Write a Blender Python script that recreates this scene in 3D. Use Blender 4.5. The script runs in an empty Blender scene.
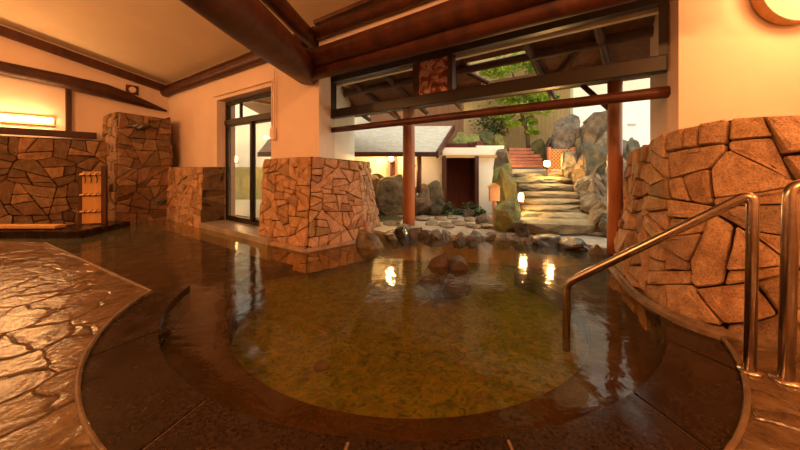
import bpy, bmesh, math, random
from mathutils import Vector, noise, Matrix
PI = math.pi
C = bpy.context.scene.collection
SC = bpy.context.scene
# ---------------------------------------------------------------- camera, sky, exposure
CAMH = 1.1; FPX = 335.0; HY = 167.0
cam = bpy.data.cameras.new('camera'); camo = bpy.data.objects.new('camera', cam); C.objects.link(camo)
camo.location = (0, 0, CAMH); camo.rotation_euler = (PI/2, 0, 0)
cam.sensor_width = 36; cam.lens = FPX/800*36; cam.shift_y = -(225-HY)/800; cam.clip_start = 0.05
SC.camera = camo
SC.view_settings.view_transform = 'Standard'; SC.view_settings.look = 'None'
SC.view_settings.gamma = 1; SC.view_settings.use_curve_mapping = False
SC.view_settings.exposure = 0.85
w = bpy.data.worlds.new('world'); SC.world = w; w.use_nodes = True
w.node_tree.nodes['Background'].inputs[0].default_value = (1.0, 0.93, 0.74, 1)
w.node_tree.nodes['Background'].inputs[1].default_value = 1.3
WARM = (1.0, 0.40, 0.125)

# ---------------------------------------------------------------- frames of the place
def at(px, py, Y): return Vector(((px-400)/FPX*Y, Y, CAMH-(py-HY)/FPX*Y))
def gnd(px, py, z=0.0):
    Y = (CAMH-z)*FPX/(py-HY); return Vector(((px-400)/FPX*Y, Y, z))
AX = Vector((-.793, .61, 0)); NX = Vector((-.61, -.793, 0)); P0 = Vector((-3.29, 6.2, 0))
def DW(s, d, z): return P0 + AX*s + NX*d + Vector((0, 0, z))          # door wall frame (d>0 = into the room)
CORN = DW(2.70, 0, 0)
def LW(q, off, z): return CORN + NX*q - AX*off + Vector((0, 0, z))     # left wall frame
def lwq(px):
    r = (px-400)/FPX; return (r*CORN.y-CORN.x)/(NX.x-r*NX.y)
GL = Vector((-1.14, 5.6, 0)); GR = Vector((2.265, 2.835, 0)); GLEN = (GR-GL).length; GD = (GR-GL)/GLEN
GN = Vector((GD.y, -GD.x, 0)); GN = -GN if GN.y < 0 else GN            # outwards
def GW(g, o, z): return GL + GD*g + GN*o + Vector((0, 0, z))
def gx(px):
    r = (px-400)/FPX; return (r*GL.y-GL.x)/(GD.x-r*GD.y)
def ceil_z(p):
    d = (Vector((p[0], p[1], 0))-P0).dot(NX)
    if d < 0: return 3.02
    return 3.02+.23*d if d < 3.8 else 3.02+.23*3.8-.2*(d-3.8)

# ---------------------------------------------------------------- materials
def new_mat(name):
    m = bpy.data.materials.new(name); m.use_nodes = True
    nt = m.node_tree; return m, nt, nt.nodes['Principled BSDF']
def ramp(nt, fac, stops):
    r = nt.nodes.new('ShaderNodeValToRGB'); e = r.color_ramp.elements
    while len(e) < len(stops): e.new(.5)
    for i, (p, c) in enumerate(stops): e[i].position = p; e[i].color = (*c, 1)
    nt.links.new(fac, r.inputs[0]); return r.outputs[0]
def tex(nt, kind='noise', scale=5, detail=6, stretch=None, rough=.6, feature=None, dist=0):
    tc = nt.nodes.new('ShaderNodeTexCoord'); v = tc.outputs['Object']
    if stretch:
        mp = nt.nodes.new('ShaderNodeMapping'); mp.inputs['Scale'].default_value = stretch
        nt.links.new(v, mp.inputs[0]); v = mp.outputs[0]
    if kind == 'noise':
        n = nt.nodes.new('ShaderNodeTexNoise'); n.inputs['Scale'].default_value = scale
        n.inputs['Detail'].default_value = detail; n.inputs['Roughness'].default_value = rough
        n.inputs['Distortion'].default_value = dist
        nt.links.new(v, n.inputs['Vector']); return n.outputs['Fac']
    n = nt.nodes.new('ShaderNodeTexVoronoi'); n.inputs['Scale'].default_value = scale
    if feature: n.feature = feature
    nt.links.new(v, n.inputs['Vector']); return n.outputs['Distance']
def bump(nt, b, h, strength=.4, dist=.02, prev=None):
    n = nt.nodes.new('ShaderNodeBump'); n.inputs['Strength'].default_value = strength
    n.inputs['Distance'].default_value = dist; nt.links.new(h, n.inputs['Height'])
    if prev: nt.links.new(prev, n.inputs['Normal'])
    nt.links.new(n.outputs[0], b.inputs['Normal']); return n.outputs[0]
def noisy(name, c1, c2, scale=5, rough=.7, bs=.3, bd=.01, stretch=None, bscale=None, spec=.5, attr=False, metal=0):
    m, nt, b = new_mat(name)
    f = tex(nt, scale=scale, stretch=stretch)
    col = ramp(nt, f, [(.3, c1), (.7, c2)])
    if attr:
        a = nt.nodes.new('ShaderNodeAttribute'); a.attribute_name = 'tint'
        mx = nt.nodes.new('ShaderNodeMix'); mx.data_type = 'RGBA'; mx.blend_type = 'MULTIPLY'; mx.inputs[0].default_value = 1
        nt.links.new(col, mx.inputs[6]); nt.links.new(a.outputs['Color'], mx.inputs[7]); col = mx.outputs[2]
    nt.links.new(col, b.inputs['Base Color'])
    b.inputs['Roughness'].default_value = rough; b.inputs['Specular IOR Level'].default_value = spec
    b.inputs['Metallic'].default_value = metal
    if bs:
        f2 = tex(nt, scale=bscale or scale*3, stretch=stretch, detail=8, rough=.75)
        bump(nt, b, f2, bs, bd)
    return m
def emis(name, col, s):
    m, nt, b = new_mat(name); b.inputs['Base Color'].default_value = (*col, 1)
    b.inputs['Emission Color'].default_value = (*col, 1); b.inputs['Emission Strength'].default_value = s
    return m
def glassy(name, tint, rough=0.0, refl=1.0, haze=0.0):
    m, nt, b = new_mat(name); nt.nodes.remove(b); out = nt.nodes['Material Output']
    tr = nt.nodes.new('ShaderNodeBsdfTransparent'); tr.inputs[0].default_value = (*tint, 1)
    gl = nt.nodes.new('ShaderNodeBsdfGlossy'); gl.inputs['Roughness'].default_value = rough
    fr = nt.nodes.new('ShaderNodeFresnel'); fr.inputs[0].default_value = 1.30 if refl == 1 else refl
    mx = nt.nodes.new('ShaderNodeMixShader')
    ge = nt.nodes.new('ShaderNodeNewGeometry'); mt = nt.nodes.new('ShaderNodeMath'); mt.operation = 'SUBTRACT'; mt.use_clamp = True
    nt.links.new(fr.outputs[0], mt.inputs[0]); nt.links.new(ge.outputs['Backfacing'], mt.inputs[1])
    nt.links.new(mt.outputs[0], mx.inputs[0]); nt.links.new(tr.outputs[0], mx.inputs[1]); nt.links.new(gl.outputs[0], mx.inputs[2])
    last = mx.outputs[0]
    if haze:
        df = nt.nodes.new('ShaderNodeBsdfTranslucent'); df.inputs[0].default_value = (.9, .88, .8, 1)
        m2 = nt.nodes.new('ShaderNodeMixShader'); m2.inputs[0].default_value = haze
        nt.links.new(last, m2.inputs[1]); nt.links.new(df.outputs[0], m2.inputs[2]); last = m2.outputs[0]
    nt.links.new(last, out.inputs[0]); return m, nt, gl, fr
M = {}
M['plaster'] = noisy('plaster', (.74, .61, .54), (.84, .70, .62), 1.3, .85, .12, .004, bscale=60)
M['ceiling'] = noisy('ceiling_board', (.70, .58, .42), (.80, .67, .49), .7, .75, .05, .003, bscale=25)
M['white_plaster'] = noisy('white_plaster', (.80, .77, .68), (.90, .87, .78), 1.3, .85, .15, .004, bscale=40)
M['log'] = noisy('red_brown_log', (.035, .009, .005), (.11, .030, .012), 2.2, .5, .35, .01, stretch=(3, 3, .6))
M['dark_wood'] = noisy('dark_stained_wood', (.03, .010, .006), (.07, .022, .011), 3, .5, .3, .006, stretch=(4, 4, .8))
M['post_wood'] = noisy('orange_brown_post', (.27, .085, .03), (.45, .16, .055), 3, .4, .3, .006, stretch=(5, 5, .5))
M['panel_wood'] = noisy('pale_cedar', (.50, .26, .08), (.62, .35, .12), 3, .55, .2, .004, stretch=(8, 8, .8))
M['tan_boards'] = None
M['sign_wood'] = noisy('pinkish_sign_wood', (.55, .30, .17), (.66, .40, .25), 3, .6, .1, .004)
M['wall_stone'] = noisy('rough_tan_granite', (.40, .235, .135), (.70, .46, .29), 11, .75, 1.0, .02, bscale=30, attr=True)
M['mortar'] = noisy('dark_joint', (.025, .013, .008), (.06, .033, .02), 10, .95, .5, .01)
M['kerb_stone'] = noisy('rounded_kerb_mortar', (.20, .13, .08), (.42, .29, .18), 7, .45, .8, .02, bscale=20)
M['kerb_dark'] = noisy('crumbly_kerb', (.10, .06, .035), (.30, .2, .12), 9, .6, 1, .03, bscale=20)
M['rock'] = noisy('grey_garden_rock', (.06, .05, .03), (.33, .28, .20), 4.5, .6, 1.0, .05, bscale=10, attr=True)
M['lip'] = noisy('dark_stone_lip', (.07, .045, .028), (.19, .125, .075), 12, .4, .8, .01)
M['pile_rock'] = noisy('craggy_brown_grey_rock', (.05, .038, .026), (.40, .32, .23), 6, .65, 1.0, .07, bscale=9, attr=True)
M['wet_rock'] = noisy('wet_rim_rock', (.035, .03, .025), (.17, .15, .13), 4, .22, .8, .02, bscale=10, attr=True)
M['step'] = noisy('mossy_step_stone', (.06, .06, .02), (.34, .27, .17), 3.5, .6, 1.0, .04, bscale=9, attr=True)
M['moss'] = noisy('mossy_rock', (.11, .12, .04), (.34, .35, .11), 3, .8, .9, .03, bscale=12, attr=True)
M['wet_rock'].node_tree.nodes['Principled BSDF'].inputs['Coat Weight'].default_value = .3
M['dark_rock'] = noisy('dark_pool_rock', (.02, .012, .008), (.10, .06, .035), 6, .5, 1, .03, bscale=14, attr=True)
M['steel'] = noisy('brushed_steel', (.42, .33, .26), (.6, .5, .42), 20, .24, 0, metal=1)
M['black_metal'] = noisy('black_aluminium', (.012, .008, .006), (.022, .014, .01), 6, .4, 0)
M['rope'] = noisy('dark_rope', (.03, .015, .008), (.07, .04, .02), 30, .9, .4, .003)
M['bamboo'] = noisy('bamboo_pole', (.55, .36, .16), (.68, .47, .23), 8, .45, .1, .002)
M['leaf'] = noisy('maple_leaf', (.18, .30, .03), (.48, .62, .08), 3, .6, 0)
M['dark_leaf'] = noisy('dark_shrub_leaf', (.02, .045, .012), (.07, .12, .03), 5, .6, 0)
M['hedge'] = noisy('olive_hedge', (.16, .15, .04), (.36, .30, .10), 9, .9, .8, .03)
M['soil'] = noisy('dark_soil', (.04, .035, .02), (.12, .10, .06), 8, .9, .8, .03)
M['bark'] = noisy('bark', (.06, .04, .025), (.14, .1, .06), 8, .9, .6, .01)
M['shingle'] = None
M['interior_dark'] = noisy('dark_red_boards', (.10, .018, .008), (.17, .035, .015), 4, .7, .3, .005, stretch=(6, 6, .5))
M['gravel'] = noisy('pale_paving', (.26, .24, .20), (.52, .49, .42), 5, .4, .8, .02, bscale=12)
M['red_brick'] = noisy('red_timber_step', (.36, .11, .06), (.52, .18, .10), 8, .6, .4, .005)
M['lattice_back'] = noisy('dull_brick', (.16, .07, .04), (.26, .12, .07), 8, .8, .3, .005)
M['lamp_glow'] = emis('lamp_glow', (1.0, .50, .15), 18)
M['shade_glow'] = emis('frosted_shade', (1.0, .66, .22), .8)
M['shade_glow'].node_tree.nodes['Principled BSDF'].inputs['Base Color'].default_value = (.3, .22, .1, 1)
M['tube_glow'] = emis('tube_glow', (1.0, .55, .20), 30)
M['slab_grey'] = noisy('pale_wet_slab', (.20, .18, .15), (.42, .38, .33), 3, .35, .5, .01)
_nt = M['wall_stone'].node_tree; _b = _nt.nodes['Principled BSDF']; _l = _b.inputs['Base Color'].links[0].from_socket
_r = ramp(_nt, tex(_nt, scale=95, detail=3), [(.36, (.6, .57, .55)), (.55, (1.08, 1.08, 1.08))])
_m = _nt.nodes.new('ShaderNodeMix'); _m.data_type = 'RGBA'; _m.blend_type = 'MULTIPLY'; _m.inputs[0].default_value = 1
_nt.links.new(_l, _m.inputs[6]); _nt.links.new(_r, _m.inputs[7]); _nt.links.new(_m.outputs[2], _b.inputs['Base Color'])
# board wall
def boards(name, c1, c2, ax='X', per=9):
    m, nt, b = new_mat(name)
    tc = nt.nodes.new('ShaderNodeTexCoord'); wv = nt.nodes.new('ShaderNodeTexWave'); wv.wave_profile = 'SAW'
    wv.bands_direction = ax; wv.inputs['Scale'].default_value = per/ (2*PI) ; wv.inputs['Distortion'].default_value = 0
    nt.links.new(tc.outputs['Object'], wv.inputs['Vector'])
    f = tex(nt, scale=4, stretch=(4, 4, .5)); col = ramp(nt, f, [(.3, c1), (.7, c2)])
    r = ramp(nt, wv.outputs['Fac'], [(0, (.25, .25, .25)), (.08, (1, 1, 1))])
    mx = nt.nodes.new('ShaderNodeMix'); mx.data_type = 'RGBA'; mx.blend_type = 'MULTIPLY'; mx.inputs[0].default_value = 1
    nt.links.new(col, mx.inputs[6]); nt.links.new(r, mx.inputs[7]); nt.links.new(mx.outputs[2], b.inputs['Base Color'])
    b.inputs['Roughness'].default_value = .7; return m
M['tan_boards'] = boards('tan_board_fence', (.36, .23, .09), (.52, .36, .16), 'X', 30)
M['brown_boards'] = boards('brown_board_wall', (.17, .07, .03), (.29, .13, .06), 'X', 30)
def shingles():
    m, nt, b = new_mat('grey_shingles')
    tc = nt.nodes.new('ShaderNodeTexCoord'); br = nt.nodes.new('ShaderNodeTexBrick')
    br.inputs['Color1'].default_value = (.56, .53, .46, 1); br.inputs['Color2'].default_value = (.46, .43, .37, 1)
    br.inputs['Mortar'].default_value = (.3, .27, .23, 1); br.inputs['Scale'].default_value = 1
    br.inputs['Brick Width'].default_value = .09; br.inputs['Row Height'].default_value = .06; br.inputs['Mortar Size'].default_value = .003
    nt.links.new(tc.outputs['Object'], br.inputs['Vector']); nt.links.new(br.outputs['Color'], b.inputs['Base Color'])
    b.inputs['Roughness'].default_value = .7; return m
M['shingle'] = shingles()
# wet flagstone deck
def flag_deck():
    m, nt, b = new_mat('wet_flagstones')
    tc = nt.nodes.new('ShaderNodeTexCoord')
    nz = nt.nodes.new('ShaderNodeTexNoise'); nz.inputs['Scale'].default_value = 3.0
    nt.links.new(tc.outputs['Object'], nz.inputs['Vector'])
    va = nt.nodes.new('ShaderNodeVectorMath'); va.operation = 'MULTIPLY_ADD'; va.inputs[1].default_value = (.25, .25, 0)
    nt.links.new(nz.outputs['Color'], va.inputs[0]); nt.links.new(tc.outputs['Object'], va.inputs[2])
    vo = nt.nodes.new('ShaderNodeTexVoronoi'); vo.feature = 'DISTANCE_TO_EDGE'; vo.inputs['Scale'].default_value = 3.0
    nt.links.new(va.outputs[0], vo.inputs['Vector'])
    f = tex(nt, scale=7, detail=8)
    col = ramp(nt, f, [(.3, (.055, .033, .018)), (.7, (.17, .11, .058))])
    r = ramp(nt, vo.outputs['Distance'], [(0.0, (.35, .35, .35)), (.035, (1, 1, 1))])
    mx = nt.nodes.new('ShaderNodeMix'); mx.data_type = 'RGBA'; mx.blend_type = 'MULTIPLY'; mx.inputs[0].default_value = 1
    nt.links.new(col, mx.inputs[6]); nt.links.new(r, mx.inputs[7]); nt.links.new(mx.outputs[2], b.inputs['Base Color'])
    hr = ramp(nt, vo.outputs['Distance'], [(0.0, (0, 0, 0)), (.05, (1, 1, 1))])
    p = bump(nt, b, hr, .5, .012)
    f2 = tex(nt, scale=5, detail=4, dist=.8, rough=.5); p = bump(nt, b, f2, 1.0, .016, p)
    f3 = tex(nt, scale=26, detail=4, dist=.5); p = bump(nt, b, f3, 1.0, .0035, p)
    rr = ramp(nt, tex(nt, scale=2.5, detail=3), [(.35, (.08,)*3), (.7, (.28,)*3)])
    nt.links.new(rr, b.inputs['Roughness'])
    nt.links.new(p, b.inputs['Coat Normal']); b.inputs['Coat Weight'].default_value = .5; b.inputs['Coat Roughness'].default_value = .1
    return m
M['deck'] = flag_deck()
def granite(name, c1, c2, rough=.16, b_s=.12):
    m, nt, b = new_mat(name)
    f = tex(nt, scale=60, detail=2); f2 = tex(nt, scale=2.2, detail=4)
    a = ramp(nt, f, [(.35, c1), (.75, c2)]); r = ramp(nt, f2, [(.3, (.6, .6, .6)), (.7, (1.2, 1.2, 1.2))])
    mx = nt.nodes.new('ShaderNodeMix'); mx.data_type = 'RGBA'; mx.blend_type = 'MULTIPLY'; mx.inputs[0].default_value = 1
    nt.links.new(a, mx.inputs[6]); nt.links.new(r, mx.inputs[7]); nt.links.new(mx.outputs[2], b.inputs['Base Color'])
    rr = ramp(nt, tex(nt, scale=5, detail=4), [(.35, (rough*.6,)*3), (.7, (rough*2.4,)*3)]); nt.links.new(rr, b.inputs['Roughness'])
    bump(nt, b, tex(nt, scale=14, detail=5), b_s, .006); b.inputs['Specular IOR Level'].default_value = .2; return m
M['coping'] = granite('dark_wet_granite', (.012, .007, .004), (.045, .027, .016))
M['pool_step'] = granite('submerged_brown_stone', (.04, .021, .009), (.095, .052, .022), .5)
def pool_floor():
    m, nt, b = new_mat('mottled_olive_pool_floor')
    vo = tex(nt, 'voronoi', scale=9); n = tex(nt, scale=9, detail=4, dist=3.0)
    a = ramp(nt, n, [(.34, (.05, .06, .006)), (.5, (.12, .15, .013)), (.64, (.22, .14, .018))])
    r = ramp(nt, vo, [(0, (.65, .65, .65)), (.7, (1.15, 1.15, 1.15))])
    mx = nt.nodes.new('ShaderNodeMix'); mx.data_type = 'RGBA'; mx.blend_type = 'MULTIPLY'; mx.inputs[0].default_value = 1
    nt.links.new(a, mx.inputs[6]); nt.links.new(r, mx.inputs[7]); nt.links.new(mx.outputs[2], b.inputs['Base Color'])
    b.inputs['Roughness'].default_value = .8; return m
M['pool_floor'] = pool_floor()
M['pale_floor'] = noisy('pale_green_pool_floor', (.45, .50, .36), (.62, .66, .50), 3, .8, 0)
mw, nt, gl, fr = glassy('hot_spring_water', (.74, .64, .36), .07)
bn = nt.nodes.new('ShaderNodeBump'); bn.inputs['Strength'].default_value = .2; bn.inputs['Distance'].default_value = .02
nt.links.new(tex(nt, scale=5, detail=3, dist=.5), bn.inputs['Height'])
nt.links.new(bn.outputs[0], gl.inputs['Normal']); nt.links.new(bn.outputs[0], fr.inputs['Normal'])
mo = nt.nodes['Material Output']; base_sh = mo.inputs[0].links[0].from_socket     # faint milky mineral haze of the spring water
df = nt.nodes.new('ShaderNodeBsdfDiffuse'); df.inputs[0].default_value = (.48, .52, .38, 1)
lw = nt.nodes.new('ShaderNodeLayerWeight'); lw.inputs[0].default_value = .5
pw = nt.nodes.new('ShaderNodeMath'); pw.operation = 'POWER'; pw.inputs[1].default_value = 9
ml = nt.nodes.new('ShaderNodeMath'); ml.operation = 'MULTIPLY_ADD'; ml.inputs[1].default_value = .34; ml.inputs[2].default_value = .003
mh = nt.nodes.new('ShaderNodeMixShader')
nt.links.new(lw.outputs['Facing'], pw.inputs[0]); nt.links.new(pw.outputs[0], ml.inputs[0]); nt.links.new(ml.outputs[0], mh.inputs[0])
nt.links.new(base_sh, mh.inputs[1]); nt.links.new(df.outputs[0], mh.inputs[2]); nt.links.new(mh.outputs[0], mo.inputs[0])
M['water'] = mw
M['glass'] = glassy('clear_pane', (.93, .93, .9), .0, 1.4)[0]
M['dull_glass'] = glassy('dusty_pane', (.88, .87, .82), .15, 1.12)[0]
M['misty_glass'] = glassy('misted_pane', (.93, .93, .9), .03, 1.45, .12)[0]
def art():
    m, nt, b = new_mat('brown_cream_marbled_panel')
    f = tex(nt, scale=7, detail=4, dist=1.6)
    c = ramp(nt, f, [(.40, (.17, .045, .02)), (.50, (.42, .17, .10)), (.56, (.62, .45, .36)), (.66, (.30, .09, .05))])
    nt.links.new(c, b.inputs['Base Color']); b.inputs['Roughness'].default_value = .25; bump(nt, b, f, .5, .02); return m
M['art'] = art()

# ---------------------------------------------------------------- object helpers
def obj(name, bm, mat, parent=None, smooth=False):
    me = bpy.data.meshes.new(name)
    bmesh.ops.recalc_face_normals(bm, faces=bm.faces)
    bm.to_mesh(me); bm.free()
    for mm in (mat if isinstance(mat, (list, tuple)) else [mat]): me.materials.append(mm)
    if smooth:
        for p in me.polygons: p.use_smooth = True
    o = bpy.data.objects.new(name, me); C.objects.link(o)
    if parent: o.parent = parent; o.matrix_parent_inverse = Matrix.Translation(parent.location).inverted() if parent.type == 'EMPTY' else Matrix()
    return o
def tag(o, label, cat, group=None, kind=None):
    o['label'] = label; o['category'] = cat
    if group: o['group'] = group
    if kind: o['kind'] = kind
    return o
def struct(name, bm, mat, parent=None, label=None):
    o = obj(name, bm, mat, parent)
    if not parent: o['kind'] = 'structure'
    if label: o['label'] = label
    return o
def empty(name, loc, label=None, cat=None, group=None, kind=None):
    o = bpy.data.objects.new(name, None); o.location = loc; o.empty_display_size = .1; C.objects.link(o)
    if label: tag(o, label, cat, group, kind)
    elif kind: o['kind'] = kind
    return o
def hexa(bm, p):                                 # 8 points: bottom 4 then top 4
    v = [bm.verts.new(q) for q in p]
    for f in ((0,1,2,3),(4,5,6,7),(0,1,5,4),(1,2,6,5),(2,3,7,6),(3,0,4,7)): bm.faces.new([v[i] for i in f])
    return bm
def box(bm, fr, a0, a1, b0, b1, z0, z1):         # fr(a,b,z) frame function
    return hexa(bm, [fr(a0,b0,z0),fr(a1,b0,z0),fr(a1,b1,z0),fr(a0,b1,z0),fr(a0,b0,z1),fr(a1,b0,z1),fr(a1,b1,z1),fr(a0,b1,z1)])
W = lambda x, y, z: Vector((x, y, z))
def bev(bm, w=.01, seg=2):
    bmesh.ops.bevel(bm, geom=bm.edges[:], offset=w, segments=seg, affect='EDGES', profile=.6); return bm
def prism(bm, pts, z0, z1):
    """extruded outline; pts 2D, may be concave"""
    n = len(pts)
    b = [bm.verts.new((p[0], p[1], z0)) for p in pts]; t = [bm.verts.new((p[0], p[1], z1)) for p in pts]
    for i in range(n): bm.faces.new((b[i], b[(i+1) % n], t[(i+1) % n], t[i]))
    f1 = bm.faces.new(t); f2 = bm.faces.new(b[::-1])
    bmesh.ops.triangulate(bm, faces=[f1, f2]); return bm
def tube(bm, pts, rad, seg=14, wob=0, seed=0, cap=True):
    pts = [Vector(p) for p in pts]; n = len(pts)
    rad = rad if isinstance(rad, (list, tuple)) else [rad]*n
    rings = []; up = None
    for i, p in enumerate(pts):
        t = (pts[min(i+1, n-1)]-pts[max(i-1, 0)]).normalized()
        if up is None: up = Vector((0, 0, 1)) if abs(t.z) < .9 else Vector((1, 0, 0))
        a = t.cross(up).normalized(); b = a.cross(t).normalized(); up = b
        ring = []
        for k in range(seg):
            th = 2*PI*k/seg; r = rad[i]
            if wob: r *= 1+wob*noise.noise(Vector((math.cos(th)*1.3+seed*7, math.sin(th)*1.3, (p-pts[0]).length*1.6)))
            ring.append(bm.verts.new(p+a*math.cos(th)*r+b*math.sin(th)*r))
        rings.append(ring)
    for i in range(n-1):
        for k in range(seg):
            bm.faces.new((rings[i][k], rings[i][(k+1) % seg], rings[i+1][(k+1) % seg], rings[i+1][k]))
    if cap: bm.faces.new(rings[0]); bm.faces.new(rings[-1][::-1])
    return bm
def seg_pts(a, b, n, bend=0, axis=Vector((0, 0, 1))):
    a = Vector(a); b = Vector(b); return [a.lerp(b, i/n)+axis*bend*math.sin(PI*i/n) for i in range(n+1)]
def arc_path(pts, r=.06, n=6):
    """polyline with rounded corners"""
    pts = [Vector(p) for p in pts]; out = [pts[0]]
    for i in range(1, len(pts)-1):
        a = (pts[i-1]-pts[i]).normalized(); b = (pts[i+1]-pts[i]).normalized()
        p0 = pts[i]+a*r; p2 = pts[i]+b*r
        for k in range(n+1):
            t = k/n; out.append(p0*(1-t)**2+pts[i]*2*t*(1-t)+p2*t*t)
    out.append(pts[-1]); return out
def log(name, a, b, r0, r1=None, parent=None, mat=None, wob=.14, seed=0, bend=0, n=12):
    r1 = r1 or r0
    return obj(name, tube(bmesh.new(), seg_pts(a, b, n, bend), [r0+(r1-r0)*i/n for i in range(n+1)], 18, wob, seed), mat or M['log'], parent, True)

# fitted-stone walls: Voronoi stones on any lofted surface
def voronoi_cells(Wd, H, size, rnd, aspect=1.25):
    nx = max(1, round(Wd/(size*aspect))); ny = max(1, round(H/size)); pts = []
    for j in range(ny):
        for i in range(nx):
            if rnd.random() < .07: continue
            pts.append(((i+.5+(.25 if j % 2 else -.25)+rnd.uniform(-.46, .46))*Wd/nx, (j+.5+rnd.uniform(-.42, .42))*H/ny))
            if rnd.random() < .12: pts.append((pts[-1][0]+size*rnd.uniform(-.5, .5), pts[-1][1]+size*rnd.uniform(-.4, .4)))
    cells = []
    for a, p in enumerate(pts):
        poly = [(0, 0), (Wd, 0), (Wd, H), (0, H)]
        for b, q in enumerate(pts):
            if a == b: continue
            mx, my = (p[0]+q[0])/2, (p[1]+q[1])/2; dx, dy = q[0]-p[0], q[1]-p[1]; new = []
            for i in range(len(poly)):
                c, d = poly[i], poly[(i+1) % len(poly)]
                sc = (c[0]-mx)*dx+(c[1]-my)*dy; sd = (d[0]-mx)*dx+(d[1]-my)*dy
                if sc <= 0: new.append(c)
                if (sc < 0 < sd) or (sd < 0 < sc):
                    t = sc/(sc-sd); new.append((c[0]+(d[0]-c[0])*t, c[1]+(d[1]-c[1])*t))
            poly = new
            if len(poly) < 3: break
        if len(poly) >= 3: cells.append(poly)
    return cells
def split_cells(cells, size, rnd):
    """break big cells by slanting cuts into angular blocks"""
    out = []; todo = list(cells)
    while todo:
        P = todo.pop(); n = len(P)
        A = abs(sum(P[i][0]*P[(i+1) % n][1]-P[(i+1) % n][0]*P[i][1] for i in range(n)))/2
        if A < size*size*rnd.uniform(.75, 2.1): out.append(P); continue
        cx = sum(p[0] for p in P)/n; cy = sum(p[1] for p in P)/n
        w_ = max(p[0] for p in P)-min(p[0] for p in P); h_ = max(p[1] for p in P)-min(p[1] for p in P)
        a = rnd.gauss(0, .26)+(0 if w_ > h_*rnd.uniform(1.0, 1.5) else PI/2); nx, ny = math.cos(a), math.sin(a)
        cx += rnd.uniform(-.14, .14)*w_; cy += rnd.uniform(-.14, .14)*h_
        sd = [(p[0]-cx)*nx+(p[1]-cy)*ny for p in P]; L, Rr = [], []
        for i in range(n):
            j = (i+1) % n
            (L if sd[i] <= 0 else Rr).append(P[i])
            if sd[i]*sd[j] < 0:
                t = sd[i]/(sd[i]-sd[j]); q = (P[i][0]+(P[j][0]-P[i][0])*t, P[i][1]+(P[j][1]-P[i][1])*t); L.append(q); Rr.append(q)
        if len(L) < 3 or len(Rr) < 3: out.append(P); continue
        todo += [L, Rr]
    return out
def stone_patch(bm, S, Wd, H, size, seed, depth=(.025, .06), gap=.012, tint=(.7, 1.1), aspect=1.25):
    """S(u,v)->point with u along, v up; stones stand proud of the joint surface"""
    rnd = random.Random(seed); lay = bm.loops.layers.color.get('tint') or bm.loops.layers.color.new('tint')
    def nrm(u, v):
        e = .02; a = S(min(u+e, Wd), v)-S(max(u-e, 0), v); b = S(u, min(v+e, H))-S(u, max(v-e, 0))
        return a.cross(b).normalized()
    nu = max(2, int(Wd/.15)); nv = max(2, int(H/.3))
    g = [[bm.verts.new(S(Wd*i/nu, H*j/nv)) for j in range(nv+1)] for i in range(nu+1)]
    for i in range(nu):
        for j in range(nv):
            f = bm.faces.new((g[i][j], g[i+1][j], g[i+1][j+1], g[i][j+1])); f.material_index = 1
            for l in f.loops: l[lay] = (1, 1, 1, 1)
    for poly in split_cells(voronoi_cells(Wd, H, size*2.1, rnd, 1.15), size, rnd):
        cx = sum(p[0] for p in poly)/len(poly); cy = sum(p[1] for p in poly)/len(poly)
        rr = sum(math.hypot(p[0]-cx, p[1]-cy) for p in poly)/len(poly)
        if rr < .03: continue
        k = 1-gap*.8/rr; pp = []
        n = len(poly)
        for i in range(n):                       # cut the corners, roughen the edges
            a, b = poly[i], poly[(i+1) % n]; L = math.hypot(a[0]-b[0], a[1]-b[1])
            if L < .012: continue
            c = min(.2, .012/L)
            for t in ((c, .5, 1-c) if L > .1 else (c, 1-c)):
                j = .006 if t == .5 else .003
                pp.append((a[0]+(b[0]-a[0])*t+rnd.uniform(-j, j), a[1]+(b[1]-a[1])*t+rnd.uniform(-j, j)))
        if len(pp) < 3: continue
        d = rnd.uniform(*depth); tv = rnd.uniform(*tint); tc = (tv*rnd.uniform(.97, 1.05), tv, tv*rnd.uniform(.9, 1.05), 1)
        tx, ty = rnd.uniform(-.10, .10), rnd.uniform(-.10, .10)
        rings = []
        for (kk, dd) in ((k, -.004), (k, d*.72), (k*(1-.010/rr), d), (k*.6, d+rnd.uniform(-.006, .008))):
            ring = []
            for (x, y) in pp:
                u = min(max(cx+(x-cx)*kk, 0), Wd); v = min(max(cy+(y-cy)*kk, 0), H)
                off = dd+((x-cx)*tx+(y-cy)*ty if dd > 0 else 0)+(rnd.uniform(-.004, .004) if dd > 0 else 0)
                ring.append(bm.verts.new(S(u, v)+nrm(u, v)*off))
            rings.append(ring)
        m = len(pp); fs = []
        for a in range(3):
            for i in range(m): fs.append(bm.faces.new((rings[a][i], rings[a][(i+1) % m], rings[a+1][(i+1) % m], rings[a+1][i])))
        fs.append(bm.faces.new(rings[3]))
        for f in fs:
            for l in f.loops: l[lay] = tc
def loft(base, top, H):
    """base, top: matching polylines of points; returns S and length"""
    base = [Vector(b) for b in base]; top = [Vector(t) for t in top]
    L = [0]
    for i in range(1, len(base)): L.append(L[-1]+((base[i]-base[i-1]).length+(top[i]-top[i-1]).length)/2)
    def cr(P, i, t):
        p0 = P[max(i-1, 0)]; p1 = P[i]; p2 = P[i+1]; p3 = P[min(i+2, len(P)-1)]
        return .5*((2*p1)+(p2-p0)*t+(2*p0-5*p1+4*p2-p3)*t*t+(3*p1-p0-3*p2+p3)*t**3)
    def S(u, v):
        i = 0
        while i < len(L)-2 and u > L[i+1]: i += 1
        t = (u-L[i])/(L[i+1]-L[i])
        if len(base) > 3: return cr(base, i, t).lerp(cr(top, i, t), v/H)
        return base[i].lerp(base[i+1], t).lerp(top[i].lerp(top[i+1], t), v/H)
    return S, L[-1]
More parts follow.
